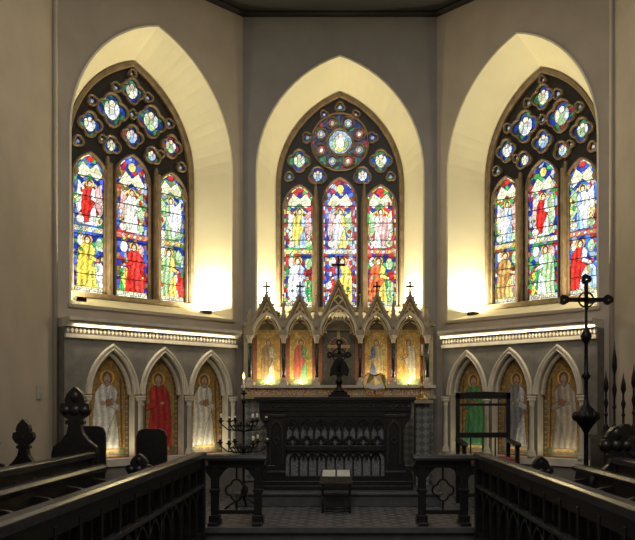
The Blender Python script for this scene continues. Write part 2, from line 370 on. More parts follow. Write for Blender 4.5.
    cv.finish('stained_glass_lights',M,DW,GLASS,var=.75,lead=.16,vlead=.42,parent=wo,gam=1.35,gain=np.where(inf,.78,1.0))
    cv2=Canvas(-.90,.90,1.28,4.36,.01)
    inn=np.zeros(cv2.U.shape,bool)
    for L in lan: inn|=cv2.arch_in(*L)
    for cx,cz,R,k,ph,dp in foils: inn|=cv2.foil_in(cx,cz,R-.004,k,ph,dp)
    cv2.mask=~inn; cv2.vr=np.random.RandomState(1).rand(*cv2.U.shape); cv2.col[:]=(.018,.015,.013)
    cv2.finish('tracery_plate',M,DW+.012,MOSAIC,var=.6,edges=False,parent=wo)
    return wo
window('window_1',MLz,'l',3); window('window_2',MC,'c',11); window('window_3',MRz,'r',23)

WARM=(1,.87,.57)
def uplight(M,u,power,zz=1.22,d=.25):
    b=MB('sill_uplight',M)
    b.box(u-.05,u+.05,d-.045,d+.05,zz-.03,zz+.0,IRON); b.box(u-.06,u-.05,d-.05,d+.05,zz-.03,zz+.015,IRON); b.box(u+.05,u+.06,d-.05,d+.05,zz-.03,zz+.015,IRON); b.box(u-.06,u+.06,d-.055,d-.045,zz-.03,zz+.015,IRON)
    b.build()
    area('sill_uplight_lamp',M,(u,d,zz+.006),.09,power,WARM,(0.10*(1 if u>0 else -1),.02,1))
for M,a,c in ((MC,34,34),(MLz,22,40),(MRz,40,22)):
    uplight(M,-.86,a); uplight(M,.86,c)

# ---------------------------------------------------------------- remaining shell
def quadwall(name,p0,p1,mat):
    w=MB(name); w.add([(p0[0],p0[1],ZB),(p1[0],p1[1],ZB),(p1[0],p1[1],ZT),(p0[0],p0[1],ZT)],[(0,1,2,3)],mat); return w.build()
quadwall('wall_left',eL,(eL[0],-1.5),PLASTER); quadwall('wall_right',eR,(eR[0],-1.5),PLASTER); quadwall('wall_rear',(eL[0],-1.5),(eR[0],-1.5),PLASTER)
fl=MB('floor'); fl.box(eL[0]-.3,-eL[0]+.3,-1.6,10.2,-1.4,-1.3,STEPM); fl.build()
ce=MB('ceiling'); ce.box(eL[0]-.3,-eL[0]+.3,-1.6,10.9,ZT,ZT+.1,CEIL); ce.build()
tr=MB('trim_1')
pts=[(eL[0],-1.4),eL,(-W/2,10),(W/2,10),eR,(eR[0],-1.4)]
def along(mb,pts,prof,mat):
    P=[(x,y) for x,y in pts]; n=len(P); vs=[];k=len(prof)
    for i in range(n):
        a=P[max(i-1,0)]; c=P[min(i+1,n-1)]; p=P[i]
        d1=Vector((p[0]-a[0],p[1]-a[1])); d2=Vector((c[0]-p[0],c[1]-p[1]))
        if d1.length<1e-9:d1=d2
        if d2.length<1e-9:d2=d1
        d1.normalize(); d2.normalize(); n1=Vector((d1.y,-d1.x)); nn=n1+Vector((d2.y,-d2.x)); nn.normalize(); s_=1/nn.dot(n1)
        for o_,z in prof: vs.append((p[0]+nn.x*o_*s_,p[1]+nn.y*o_*s_,z))
    fs=[(i*k+q,(i+1)*k+q,(i+1)*k+(q+1)%k,i*k+(q+1)%k) for i in range(n-1) for q in range(k)]
    mb.add(vs,fs,mat)
along(tr,pts,[(0,ZT-.05),(.05,ZT-.05),(.07,ZT-.02),(.07,ZT),(0,ZT)],CEIL); tr.build()
for i,(x,y) in enumerate([eL,eR]):
    s_=MB('trim_%d'%(i+2)); sg=1 if x<0 else -1
    s_.lathe([(.03,-1.11),(.03,4.95),(.05,5.0),(.05,5.1)],x+sg*.015,y-.02,PLASTER,12); s_.build()
cb=MB('ceiling_beams')
for yy in (2,5,7.6): cb.box(eL[0]+.05,eR[0]-.05,yy-.1,yy+.1,ZT-.2,ZT,CEIL)
for xx in (-.9,0,.9): cb.box(xx-.05,xx+.05,-1,9.0,ZT-.08,ZT-.005,CEIL)
cb.build()

sf=MB('sanctuary_floor')
pl=[(-3.0,6.92),(eR[0]-.03,6.92),(eR[0]-.03,8.3),(1.27,9.97),(-1.27,9.97),(-3.0,8.2)]
def slab(mb,pl,z0,z1,mt,ms):
    n=len(pl); mb.add([(x,y,z0) for x,y in pl]+[(x,y,z1) for x,y in pl],[list(range(n,2*n))],mt)
    mb.add([(x,y,z0) for x,y in pl]+[(x,y,z1) for x,y in pl],[(i,(i+1)%n,(i+1)%n+n,i+n) for i in range(n)],ms)
slab(sf,pl,-1.3,-1.11,TILE,STEPM)
sf.box(-3.0,eR[0]-.03,6.88,6.96,-1.15,-1.105,STEPM); sf.build()
fp=MB('altar_footpace'); fp.box(-1.15,1.1,8.36,9.55,-1.11,-.96,STEPM); fp.box(-1.17,1.12,8.33,8.40,-.985,-.955,STEPM); fp.build(.006)

# ---------------------------------------------------------------- dado arcades
def arcade(name,M,mirror,figs):
    w=MB(name,M); sg=-1 if mirror else 1
    W2=SR/K if mirror else W/2
    U=lambda s_: (W2-s_)*sg
    fr=-.16
    cols=[.30,.955,1.61,2.27]; S0=.225
    lo,hi=sorted((U(S0),U(2.44 if mirror else 2.50)))
    w.box(lo,hi,-.20,-.001,-1.11,-.66,DADO); w.box(lo,hi,-.23,-.001,-.68,-.60,STONE)
    w.box(lo,hi,-.22,-.001,-1.11,-1.0,DADO)
    RI=.50
    for i in range(3):
        c=(cols[i]+cols[i+1])/2; a,b=sorted((U(cols[i]),U(cols[i+1]))); cu=U(c)
        P=opening(cu,.270,-.60,.12,RI,10)
        w.wallhole(a,b,-.60,.80,P,fr,DADO)
        w.loft([(x,fr,z) for x,z in P],[(x,-.035,z) for x,z in P],STONE)
        A=arch(cu,.270,.12,RI,12)
        w.sweep(A,[(-.012,fr-.0),(-.012,fr-.02),(.0,fr-.035),(.018,fr-.02),(.028,fr-.035),(.046,fr-.035),(.054,fr)],STONE)
        A2=arch(cu,.238,.12,RI-.05,12)
        w.sweep(A2,[(-.008,-.10),(.012,-.12),(.03,-.10),(.03,-.06),(-.008,-.06)],STONE)
    for a,b in ((S0,cols[0]),(cols[3],2.44 if mirror else 2.50)):
        l,h=sorted((U(a),U(b))); w.add([(l,fr,-.6),(h,fr,-.6),(h,fr,.8),(l,fr,.8)],[(0,1,2,3)],DADO)
    for l in (lo,hi): w.box(l-.002,l+.002,fr,-.001,-.6,.8,DADO)
    for c in cols:
        u=U(c); y=fr-.03
        w.lathe([(.055,-.60),(.055,-.57),(.04,-.555),(.048,-.54),(.033,-.52),(.028,-.50),(.028,-.01),(.038,.0),(.030,.012),(.036,.04),(.056,.075),(.05,.08),(.062,.085),(.062,.105)],u,y,STONE,14)
        for q in range(8):
            t=q*math.pi/4; w.ball((u+.045*math.cos(t),y+.045*math.sin(t),.06),.014,STONE,n=6)
    for (y0,z0,z1,mt) in ((-.19,.72,.76,STONE),(-.17,.76,.84,DADO),(-.21,.84,.87,STONE),(-.25,.87,.90,STONE),(-.28,.90,.935,STONE)):
        w.box(lo,hi,y0,-.001,z0,z1,mt)
    u=lo+.03
    while u<hi-.02:
        w.prism([(u-.018,.80),(u,.772),(u+.018,.80),(u,.828)],-.185,-.16,STONE); u+=.047
    o=w.build()
    for i,f in enumerate(figs):
        cu=U((cols[i]+cols[i+1])/2)
        cv=Canvas(cu-.28,cu+.28,-.61,.63,.007)
        cv.cells(.03,40+i+(9 if mirror else 0),[(.34,.21,.06),(.40,.26,.08),(.29,.17,.05)])
        cv.mask[:]=True
        b=cv.arch_in(cu,.26,-.6,.12,.48); inn=cv.arch_in(cu,.225,-.57,.12,.44)
        cv.clip=cv.mask; cv.put(~b,(.12,.1,.06)); ph=np.floor(cv.Z/.03).astype(int)%2
        cv.put(b&~inn&(ph==0),(.26,.13,.06)); cv.put(b&~inn&(ph==1),(.36,.29,.15))
        cv.clip=inn
        cv.put(cv.Z<-.50,(.13,.15,.06))
        robe,cloak,side=f
        H=.95
        cv.fig(cu,-.55,H,robe,cloak,(.72,.40,.08),skin=(.50,.30,.18),hair=(.16,.10,.07),side=side,fw=.08,w=.92,fold=.25)
        cv.ell(cu,-.55+.835*H,.03,.035,(.28,.24,.2)); cv.ell(cu-side*.05,-.55+.60*H,.028,.02,(.50,.30,.18))
        cv.poly([(cu-.14,-.54),(cu+.145,-.54),(cu+.14,-.50),(cu-.135,-.50)],(.45,.3,.1))
        for sg2 in (-1,1): cv.ell(cu+sg2*.05,-.545,.035,.014,(.2,.1,.06))
        cv.poly([(cu+side*.175,-.5),(cu+side*.19,-.5),(cu+side*.17,.30),(cu+side*.155,.30)],(.14,.08,.04))
        if i!=1: cv.poly([(cu-side*.01,-.02),(cu+side*.07,0),(cu+side*.06,.07),(cu-side*.02,.05)],(.34,.16,.08))
        cv.finish('mosaic_panel_%d'%i,M,-.03,MOSAIC,var=.3,lead=.4,vlead=.85,parent=o)
        pw=([.3,.25,.4] if mirror else [1.1,.15,1.0])[i]
        area('niche_lamp',M,(cu,-.11,-.585),.3,pw,(1,.88,.6),(0,.12,1),sy=.03)
    area('cornice_strip_lamp',M,((lo+hi)/2,-.235,.866),2.1,4.2,(1,.86,.58),(0,.35,-1),sy=.03)
    return o
arcade('dado_arcade',ML,False,[((.56,.54,.46),(.64,.61,.52),1),((.55,.035,.03),(.42,.03,.03),-1),((.54,.53,.48),(.60,.60,.55),1)])
arcade('dado_arcade',MR,True,[((.05,.20,.09),(.08,.28,.10),-1),((.50,.50,.47),(.22,.22,.24),1),((.34,.29,.24),(.46,.39,.30),-1)])

# ---------------------------------------------------------------- reredos
MRD=Matrix.Translation((-.02,9.6,0))
r=MB('reredos',MRD)
r.box(-1.20,1.20,.10,.38,-.96,.10,DIAPER)
r.box(-1.22,1.22,-.02,.38,.08,.125,RSTONE); r.box(-1.20,1.20,.02,.38,.125,.215,REDGOLD); r.box(-1.22,1.22,-.03,.38,.215,.25,STONE)
for x in (-1.18,-.7,-.27,.27,.7,1.18): r.box(x-.02,x+.02,.0,.03,.125,.215,RSTONE)
CX=[-1.115,-.69,-.275,.275,.69,1.115]
r.box(-1.18,1.18,.24,.38,.25,1.0,RDARK)
bays=[(-.90,.17),(-.483,.165),(0,.225),(.483,.165),(.90,.17)]
for i,(c,a) in enumerate(bays):
    big=(i==2); apex=1.56 if big else 1.38; a0=CX[i]; a1=CX[i+1]
    zs=.88; h=.36 if big else .27
    P=opening(c,a,.86,zs,h,10); zg=.96
    def gz(x): return zg+(apex-zg)*(1-abs(x-c)/((a1-a0)/2+.005))
    vs=[];fs=[]
    pts2=[(a0,.86)]+P+[(a1,.86)]
    for x,z in pts2: vs+= [(x,.03,z),(x,.03,max(z+.001,gz(x)))]
    for k in range(len(pts2)-1):
        if pts2[k+1][0]-pts2[k][0]>1e-6: fs.append((2*k,2*k+2,2*k+3,2*k+1))
    r.add(vs,fs,RDARK)
    r.loft([(x,.03,z) for x,z in P],[(x,.2,z) for x,z in P],RSTONE)
    cop=[(a0-.0,zg-.02),(c,apex),(a1,zg-.02)]
    r.sweep(cop,[(-.022,.03),(-.022,-.01),(.0,-.03),(.02,-.03),(.02,.06),(-.022,.06)],RSTONE)
    r.sweep([(c-(a1-a0)/2+.05,zg),(c,apex-.09),(c+(a1-a0)/2-.05,zg)],[(-.005,.03),(-.005,.012),(.006,.012),(.006,.03)],GOLD)
    for sg in (-1,1):
        for t in (.2,.42,.64,.84):
            x=c+sg*(a1-a0)/2*(1-t); z=zg+(apex-zg)*t+.03; r.ball((x+sg*.008,.0,z),.018,RSTONE,n=6)
    r.sweep(arch(c,a,zs,h,12),[(-.012,.03),(-.012,.0),(.0,-.015),(.02,-.015),(.026,.03)],STONE)
    r.sweep(arch(c,a-.03,zs,h-.045,12),[(-.006,.06),(-.006,.04),(.006,.04),(.006,.06)],GOLD)
    for sg in (-1,1):
        r.sweep([(c+sg*a,zs+.01),(c+sg*(a-.045),zs+.045),(c+sg*(a-.075),zs+.03),(c+sg*(a-.06),zs+.085),(c+sg*(a-.09),zs+.14),(c+sg*.02,zs+h*.62)][::sg],[(-.006,.06),(-.006,.03),(.008,.03),(.008,.06)],RSTONE)
    r.sweep(foil(c,zs+h+(.085 if big else .055),.05 if big else .03,4,0,24,.3)[::-1],[(-.006,.03),(-.006,.01),(.008,.01),(.008,.03)],GOLD,closed=True)
    z0=apex; H=.30 if big else .16; k=H/.16; mm=IRON
    r.lathe([(.018,z0-.02),(.012,z0+.02),(.022,z0+.035),(.01,z0+.045),(.008,z0+.06)],c,.01,mm,8)
    t_=.010*k**.5
    r.box(c-t_,c+t_,-.005,.025,z0+.04,z0+H,mm); r.box(c-.038*k,c+.038*k,-.005,.025,z0+H*.62,z0+H*.62+2*t_,mm)
    for dx,dz in ((-.038*k,H*.62+t_),(.038*k,H*.62+t_),(0,H)): r.ball((c+dx,.01,z0+dz),.014*k**.5,mm,n=6)
    if big:
        for q in range(8):
            t=q*math.pi/4+math.pi/8; r.tube([(c,.01,z0+H*.62+t_),(c+.045*math.cos(t),.01,z0+H*.62+t_+.045*math.sin(t))],.005,mm,n=5)
for j,x in enumerate(CX):
    y=.02
    r.box(x-.045,x+.045,y-.045,.26,.25,.29,STONE)
    r.lathe([(.042,.29),(.03,.31),(.036,.325),(.024,.34),(.024,.345)],x,y,STONE,12)
    r.lathe([(.023,.34),(.023,.78)],x,y,MARBLE,14)
    r.lathe([(.024,.775),(.03,.785),(.026,.795),(.034,.83),(.05,.86),(.05,.88)],x,y,STONE,12)
    r.box(x-.05,x+.05,y-.05,.1,.88,.94,RSTONE)
    zt=1.24 if j in (0,5) else 1.38
    r.box(x-.026,x+.026,-.02,.036,.94,1.08,RSTONE)
    r.add([(x-.032,-.026,1.08),(x+.032,-.026,1.08),(x+.032,.040,1.08),(x-.032,.040,1.08),(x,.008,zt)],[(0,1,4),(1,2,4),(2,3,4),(3,0,4),(0,3,2,1)],RSTONE)
    r.ball((x,.008,zt),.016,RSTONE,n=6)
    for q in range(3):
        zz=1.12+q*.06; r.ball((x-.028+q*.007,.0,zz),.009,RSTONE,n=6); r.ball((x+.028-q*.007,.0,zz),.009,RSTONE,n=6)
r.box(-1.18,1.18,.18,.38,.96,1.08,RDARK)
for q in range(47): 
    x=-1.15+q*.05; r.prism([(x-.018,1.08),(x+.018,1.08),(x+.018,1.11),(x,1.14),(x-.018,1.11)],.18,.22,RSTONE)
for sg in (-1,1):
    r.box(min(sg*1.13,sg*1.20),max(sg*1.13,sg*1.20),.1,.34,.25,1.03,RSTONE); r.box(min(sg*1.13,sg*1.22),max(sg*1.13,sg*1.22),.08,.34,1.0,1.05,RSTONE)
rer=r.build()
figs=[((.55,.50,.40),(.30,.20,.10)),((.15,.35,.15),(.5,.12,.08)),None,((.12,.15,.32),(.5,.4,.2)),((.55,.3,.1),(.5,.45,.35))]
for i,(c,a) in enumerate(bays):
    cv=Canvas(c-a-.03,c+a+.03,.25,1.26,.006); cv.cells(.03,70+i,[(.52,.35,.10),(.60,.41,.13),(.46,.30,.09)])
    cv.mask[:]=cv.Z<1.07
    if figs[i]: 
        cv.put(cv.Z<.33,(.15,.2,.08)); cv.fig(c,.30,.56,figs[i][0],figs[i][1],(.8,.45,.1),skin=(.50,.32,.2),side=1 if i<2 else -1,fw=.05,w=.85,fold=.2)
    else:
        cv.put(cv.Z>0,(.10,.085,.06)); 
        for rr_,cc in ((.13,(.32,.22,.08)),(.11,(.13,.05,.04)),(.055,(.36,.26,.1))): cv.ell(c,.75,rr_,rr_,cc)
        cv.put((np.abs(cv.U-c)<.02)&(cv.Z>.3)&(cv.Z<1.0),(.45,.30,.1)); cv.put((np.abs(cv.Z-.75)<.02)&(np.abs(cv.U-c)<.15),(.45,.3,.1))
    e=(np.abs(cv.U-c)>a-.02); cv.put(e,(.28,.10,.06))
    cv.finish('niche_mosaic_%d'%i,MRD,.235,MOSAIC,var=.4,lead=.4,vlead=.75,parent=rer)
    if i!=2: area('reredos_niche_lamp',MRD,(c,.13,.262),.14,2.1 if i<2 or i==4 else 1.2,(1,.82,.45),(0,.25,1),sy=.04)
    if i in (0,1,4):
        b=MB('votive_light',MRD@Matrix.Translation((c,.07,.25))); b.lathe([(.022,0),(.024,.012),(.02,.016)],0,0,BRASS,10); b.ball((0,0,.045),.017,BULB,1.6); b.build(parent=rer)

# ---------------------------------------------------------------- altar
a=MB('altar_table',Matrix.Translation((-.055,8.6,0)))
a.box(-.91,.91,0,.62,.05,.09,WOOD); a.box(-.89,.89,.02,.6,.03,.05,WOODL); a.box(-.86,.86,.04,.58,-.07,.03,WOOD)
for i in range(26): 
    x=-.83+i*.0664; a.ball((x,.04,-.02),.014,WOODL,n=6)
end=[(-.86,-.07),(-.85,-.16),(-.80,-.22),(-.77,-.32),(-.77,-.62),(-.80,-.70),(-.86,-.74),(-.88,-.80),(-.88,-.955),(-.56,-.955),(-.56,-.07)]
for sg in (-1,1):
    P=[(sg*x,z) for x,z in end][::sg]
    a.prism(P,.06,.14,WOOD); a.prism(P,.46,.54,WOOD)
    a.box(min(sg*.56,sg*.78),max(sg*.56,sg*.78),.1,.5,-.955,-.05,WOOD)
    a.sweep(opening(sg*.665,.07,-.68,-.30,.12,8),[(-.012,.06),(-.012,.04),(.012,.04),(.012,.06)],WOODL)
    a.sweep(foil(sg*.665,-.40,.035,4)[::-1],[(-.006,.06),(-.006,.045),(.006,.045),(.006,.06)],WOODL,closed=True)
    for z in (-.12,-.76): a.box(min(sg*.56,sg*.80),max(sg*.56,sg*.80),.045,.06,z-.015,z+.015,WOODL)
a.box(-.88,.88,.03,.56,-.955,-.86,WOOD); a.box(-.86,.86,.015,.56,-.955,-.91,WOOD)
a.box(-.56,.56,.105,.115,-.86,-.05,GREY)
a.box(-.56,.56,.05,.10,-.52,-.46,WOOD); a.box(-.56,.56,.05,.10,-.13,-.07,WOOD); a.box(-.56,.56,.05,.10,-.87,-.80,WOOD)
for i in range(8): x=-.56+i*.16; a.box(x-.012,x+.012,.055,.095,-.52,-.07,WOOD)
for i in range(7):
    c=-.48+i*.16
    a.sweep(arch(c,.066,-.27,.10,8),[(-.008,.06),(.012,.06),(.012,.09),(-.008,.09)],WOOD)
    a.sweep(foil(c,-.235,.035,4,0,24,.3)[::-1],[(-.006,.06),(-.006,.085),(.006,.085),(.006,.06)],WOOD,closed=True)
    a.prism([(c-.07,-.13),(c+.07,-.13),(c+.07,-.24),(c+.03,-.185),(c,-.172),(c-.03,-.185),(c-.07,-.24)],.06,.09,WOOD)
    a.sweep(foil(c,-.41,.055,4,0,24,.35)[::-1],[(-.012,.06),(-.012,.09),(.014,.09),(.014,.06)],WOOD,closed=True)
    a.box(c-.007,c+.007,.065,.09,-.36,-.20,WOOD)
for i in range(11):
    c=-.51+i*.102
    a.box(c-.008,c+.008,.06,.09,-.81,-.60,WOOD)
    a.sweep(arch(c+.051,.051,-.63,.09,6) if i<10 else arch(c-.051,.051,-.63,.09,6),[(-.006,.06),(.01,.06),(.01,.09),(-.006,.09)],WOOD)
    a.sweep(arch(c,.06,-.62,.1,6),[(-.004,.065),(.007,.065),(.007,.085),(-.004,.085)],WOOD)
a.build(.003)

c=MB('altar_crucifix',Matrix.Translation((-.01,8.9,.09)))
c.box(-.125,.125,-.09,.09,0,.03,IRON); c.box(-.095,.095,-.07,.07,.03,.06,IRON)
c.lathe([(.075,.06),(.07,.08),(.035,.11),(.028,.14),(.045,.17),(.05,.19),(.03,.21),(.022,.25),(.04,.28),(.022,.30)],0,0,IRON,14)
c.prism([(-.022,.29),(.022,.29),(.02,.62),(-.02,.62)],-.015,.015,IRON); c.prism([(-.10,.47),(.10,.47),(.10,.51),(-.10,.51)],-.013,.013,IRON)
for x,z in ((-.105,.49),(.105,.49),(0,.635)): c.sweep(foil(x,z,.03,3,0,24,.3)[::-1],[(-.014,-.016),(-.014,.016),(.012,.016),(.012,-.016)],IRON,closed=True)
c.sweep(foil(0,.49,.075,2,0,30,0)[::-1],[(-.008,-.01),(-.008,.01),(.008,.01),(.008,-.01)],IRON,closed=True)
c.tube([(-.09,-.025,.505),(-.05,-.03,.48),(0,-.03,.47),(.05,-.03,.48),(.09,-.025,.505)],[.007,.011,.016,.011,.007],IRON)
c.tube([(0,-.03,.50),(0,-.032,.45),(.004,-.035,.40),(-.004,-.04,.35),(0,-.03,.30)],[.018,.026,.022,.018,.01],IRON); c.ball((.005,-.035,.53),.022,IRON,1.2)
c.prism([(-.11,.24),(-.10,.33),(-.06,.42),(-.02,.46),(.03,.46),(.08,.40),(.12,.32),(.10,.24),(.05,.26),(0,.2),(-.05,.26)],-.02,.02,IRON)
c.build()
b=MB('missal_stand',Matrix.Translation((.40,8.85,.09)))
b.box(-.09,.09,-.07,.07,0,.015,BRASS); b.lathe([(.05,.015),(.02,.04),(.015,.08),(.03,.1),(.015,.11)],0,0,BRASS,12)
for sg in (-1,1):
    b.add([(0,-.05,.09),(sg*.10,-.055,.11),(sg*.10,.03,.22),(0,.03,.20)],[(0,1,2,3)],PAPER)
    b.add([(0,-.044,.085),(sg*.12,-.047,.10),(sg*.12,.04,.25),(sg*.06,.04,.27),(0,.04,.24)],[(0,1,2,3,4)],BRASS)
    b.tube([(sg*.12,-.05,.10),(sg*.135,-.01,.16),(sg*.12,.035,.25),(sg*.07,.04,.28),(0,.035,.25)],.008,BRASS)
    b.tube([(sg*.02,0,.02),(sg*.09,0,.03),(sg*.11,0,.06),(sg*.08,0,.09)],.007,BRASS)
b.box(-.11,.11,-.075,-.045,.078,.092,BRASS); b.build()
def cstick(x,y,z,H,cand=.16):
    b=MB('altar_candlestick',Matrix.Translation((x,y,z)))
    b.lathe([(.10,0),(.10,.012),(.075,.02),(.05,.05),(.02,.08),(.014,.12),(.028,.15),(.014,.18),(.011,H*.5),(.022,H*.54),(.011,H*.58),(.010,H-.05),(.02,H-.02),(.042,H),(.042,H+.008)],0,0,BRASS,16)
    b.lathe([(.012,H+.008),(.012,H+cand)],0,0,CANDLE,10); b.build()
cstick(.98,9.15,.062,.52,.14)
gr=MB('credence_shelf'); gr.box(.875,1.10,9.0,9.3,.02,.06,RSTONE); gr.box(.90,1.06,9.08,9.3,-.955,.02,DIAPER); gr.build()

k=MB('prayer_kneeler',Matrix.Translation((-.04,7.95,-1.11)))
k.box(-.15,.15,-.12,.12,.25,.275,WOOD)
k.add([(-.17,-.14,.29),(.17,-.14,.29),(.155,.12,.41),(-.155,.12,.41),(-.17,-.14,.31),(.17,-.14,.31),(.155,.12,.43),(-.155,.12,.43)],[(0,3,2,1),(4,5,6,7),(0,1,5,4),(1,2,6,5),(2,3,7,6),(3,0,4,7)],WOOD)
k.add([(-.15,-.13,.313),(-.01,-.13,.313),(-.008,.11,.427),(-.14,.11,.427),(.15,-.13,.313),(.01,-.13,.313),(.008,.11,.427),(.14,.11,.427)],[(0,1,2,3),(5,4,7,6)],PAPER)
for sg in (-1,1):
    k.tube([(sg*.14,-.11,0),(sg*.14,.11,.40)],.012,WOOD); k.tube([(sg*.14,.11,0),(sg*.14,-.11,.29)],.012,WOOD)
k.tube([(-.14,-.11,.02),(.14,-.11,.02)],.01,WOOD); k.tube([(-.14,.11,.02),(.14,.11,.02)],.01,WOOD); k.build()

# ---------------------------------------------------------------- iron candelabrum
c=MB('votive_candle_stand',Matrix.Translation((-1.02,8.10,-1.11)))
for t in (math.pi/2,math.pi*7/6,math.pi*11/6):
    c.tube([(0,0,.22),(.06*math.cos(t),.06*math.sin(t),.12),(.16*math.cos(t),.16*math.sin(t),.06),(.22*math.cos(t),.22*math.sin(t),.012)],.012,IRON)
c.lathe([(.012,.1),(.03,.2),(.014,.24),(.012,.6),(.03,.64),(.012,.68),(.012,1.12),(.028,1.15),(.01,1.18),(.01,1.24)],0,0,IRON,10)
def cup(x,y,z,h,flame=False):
    c.lathe([(.006,z-.02),(.012,z),(.035,z+.012),(.035,z+.018),(.014,z+.02),(.014,z+.045)],x,y,IRON,12)
    if h: c.lathe([(.012,z+.02),(.012,z+.02+h)],x,y,CANDLE,8)
    if flame: c.lathe([(.004,z+.025+h),(.014,z+.045+h),(.009,z+.068+h),(.001,z+.095+h)],x,y,FLAME,8)
cup(0,0,1.22,.14,True)
for z,R,n in ((.93,.24,6),(.70,.25,6)):
    c.tube([(R*math.cos(t)*.55,R*math.sin(t)*.55,z-.04) for t in [2*math.pi*i/24 for i in range(24)]],.006,IRON,closed=True,n=6)
    for i in range(n):
        t=2*math.pi*i/n; C,Sn=math.cos(t),math.sin(t)
        c.tube([(0,0,z-.1),(R*.3*C,R*.3*Sn,z-.09),(R*.7*C,R*.7*Sn,z-.08),(R*C,R*Sn,z-.02)],.007,IRON,n=6)
        c.tube([(R*.3*C,R*.3*Sn,z-.09),(R*.45*C,R*.45*Sn,z-.03),(R*.3*C,R*.3*Sn,z),(R*.2*C,R*.2*Sn,z-.04)],.005,IRON,n=6)
        cup(R*C,R*Sn,z,.07 if i%2 else .04)
c.build()

# ---------------------------------------------------------------- sanctuary chair
c=MB('sanctuary_chair',Matrix.Translation((1.62,8.45,-1.11)))
for sg in (-1,1):
    c.box(sg*.285-.022,sg*.285+.022,.20,.245,0,1.25,WOOD)
    c.box(sg*.285-.022,sg*.285+.022,-.25,-.205,0,.66,WOOD); c.prismx([(-.28,.66),(.22,.70),(.22,.735),(-.28,.70),(-.30,.68)],sg*.285-.03,sg*.285+.03,WOOD)
    c.box(sg*.285-.012,sg*.285+.012,-.22,.22,.12,.16,WOOD)
c.prism([(-.31,1.18),(.31,1.18),(.31,1.25),(.1,1.26),(0,1.265),(-.1,1.26),(-.31,1.25)],.20,.25,WOOD); c.box(-.27,.27,.21,.235,1.10,1.13,WOOD); c.box(-.27,.27,.21,.235,.74,.80,WOOD)
c.box(-.30,.30,-.26,.24,.44,.48,WOOD); c.box(-.27,.27,-.23,.2,.48,.53,REDC); c.box(-.27,.27,-.24,-.22,.36,.44,WOOD); c.box(-.27,.27,-.235,-.215,.12,.16,WOOD)
for x in (-.14,0,.14): c.box(x-.008,x+.008,.215,.23,.48,.74,WOOD)
c.build(.004)

# ---------------------------------------------------------------- communion rails
def rail(x0,x1,y):
    b=MB('communion_rail',Matrix.Translation((0,y,-1.11)))
    b.prismx([(-.10,.60),(.10,.60),(.11,.625),(.09,.65),(-.09,.65),(-.11,.625)],x0-.03,x1+.03,WOODL); b.box(x0,x1,-.04,.04,.53,.60,WOOD)
    for x,sg in ((x0+.06,1),(x1-.06,-1)):
        b.box(x-.035,x+.035,-.035,.035,.05,.55,WOOD); b.box(x-.05,x+.05,-.05,.05,.02,.09,WOOD); b.box(x-.045,x+.045,-.15,.15,0,.035,WOOD)
        b.box(x-.045,x+.045,-.045,.045,.30,.335,WOOD)
        for s2 in (1,-1): b.prism([(x,.30),(x+s2*.03,.42),(x+s2*.09,.50),(x+s2*.16,.55),(x+s2*.12,.55),(x,.55)][::s2],-.02,.02,WOOD)
    b.box(x0+.06,x1-.06,-.02,.02,.10,.14,WOOD)
    m_=(x0+x1)/2
    b.sweep(foil(m_,.32,.10,4,0,36,.3)[::-1],[(-.008,-.012),(-.008,.012),(.008,.012),(.008,-.012)],IRON,closed=True)
    b.box(m_-.008,m_+.008,-.01,.01,.14,.22,IRON); b.box(m_-.008,m_+.008,-.01,.01,.42,.55,IRON)
    return b.build(.003)
rail(-1.22,-.70,7.1); rail(.70,1.21,7.1)

# ---------------------------------------------------------------- choir stalls
def poppy(mb,x,y,z,w,H,t=.07,m=WOOD):
    half=[(w/2,0),(w/2,H*.55),(w*.46,H*.60),(w*.30,H*.64),(w*.17,H*.69),(w*.13,H*.745),(w*.20,H*.75),(w*.20,H*.77),(w*.13,H*.78),
          (w*.24,H*.80),(w*.33,H*.84),(w*.30,H*.885),(w*.20,H*.89),(w*.22,H*.91),(w*.17,H*.95),(w*.08,H*.98),(0,H)]
    P=[(x+a,z+b) for a,b in half]+[(x-a,z+b) for a,b in half[-2::-1]]
    mb.prism(P[::-1],y,y+t,m)
    mb.sweep(opening(x,w*.33,z+.12,z+H*.36,H*.13,8),[(-.01,y+.002),(-.01,y-.015),(.01,y-.015),(.01,y+.002)],m)
    mb.sweep(foil(x,z+H*.33,w*.17,4,0,30,.3)[::-1],[(-.007,y),(-.007,y-.012),(.007,y-.012),(.007,y)],m,closed=True)
    for sg in (-1,1): mb.ball((x+sg*w*.2,y+t/2,z+H*.84),w*.14,m,n=8)
    mb.ball((x,y+t/2,z+H*.84),w*.15,m,n=8); mb.ball((x,y+t/2,z+H*.93),w*.13,m,1.3,n=8)
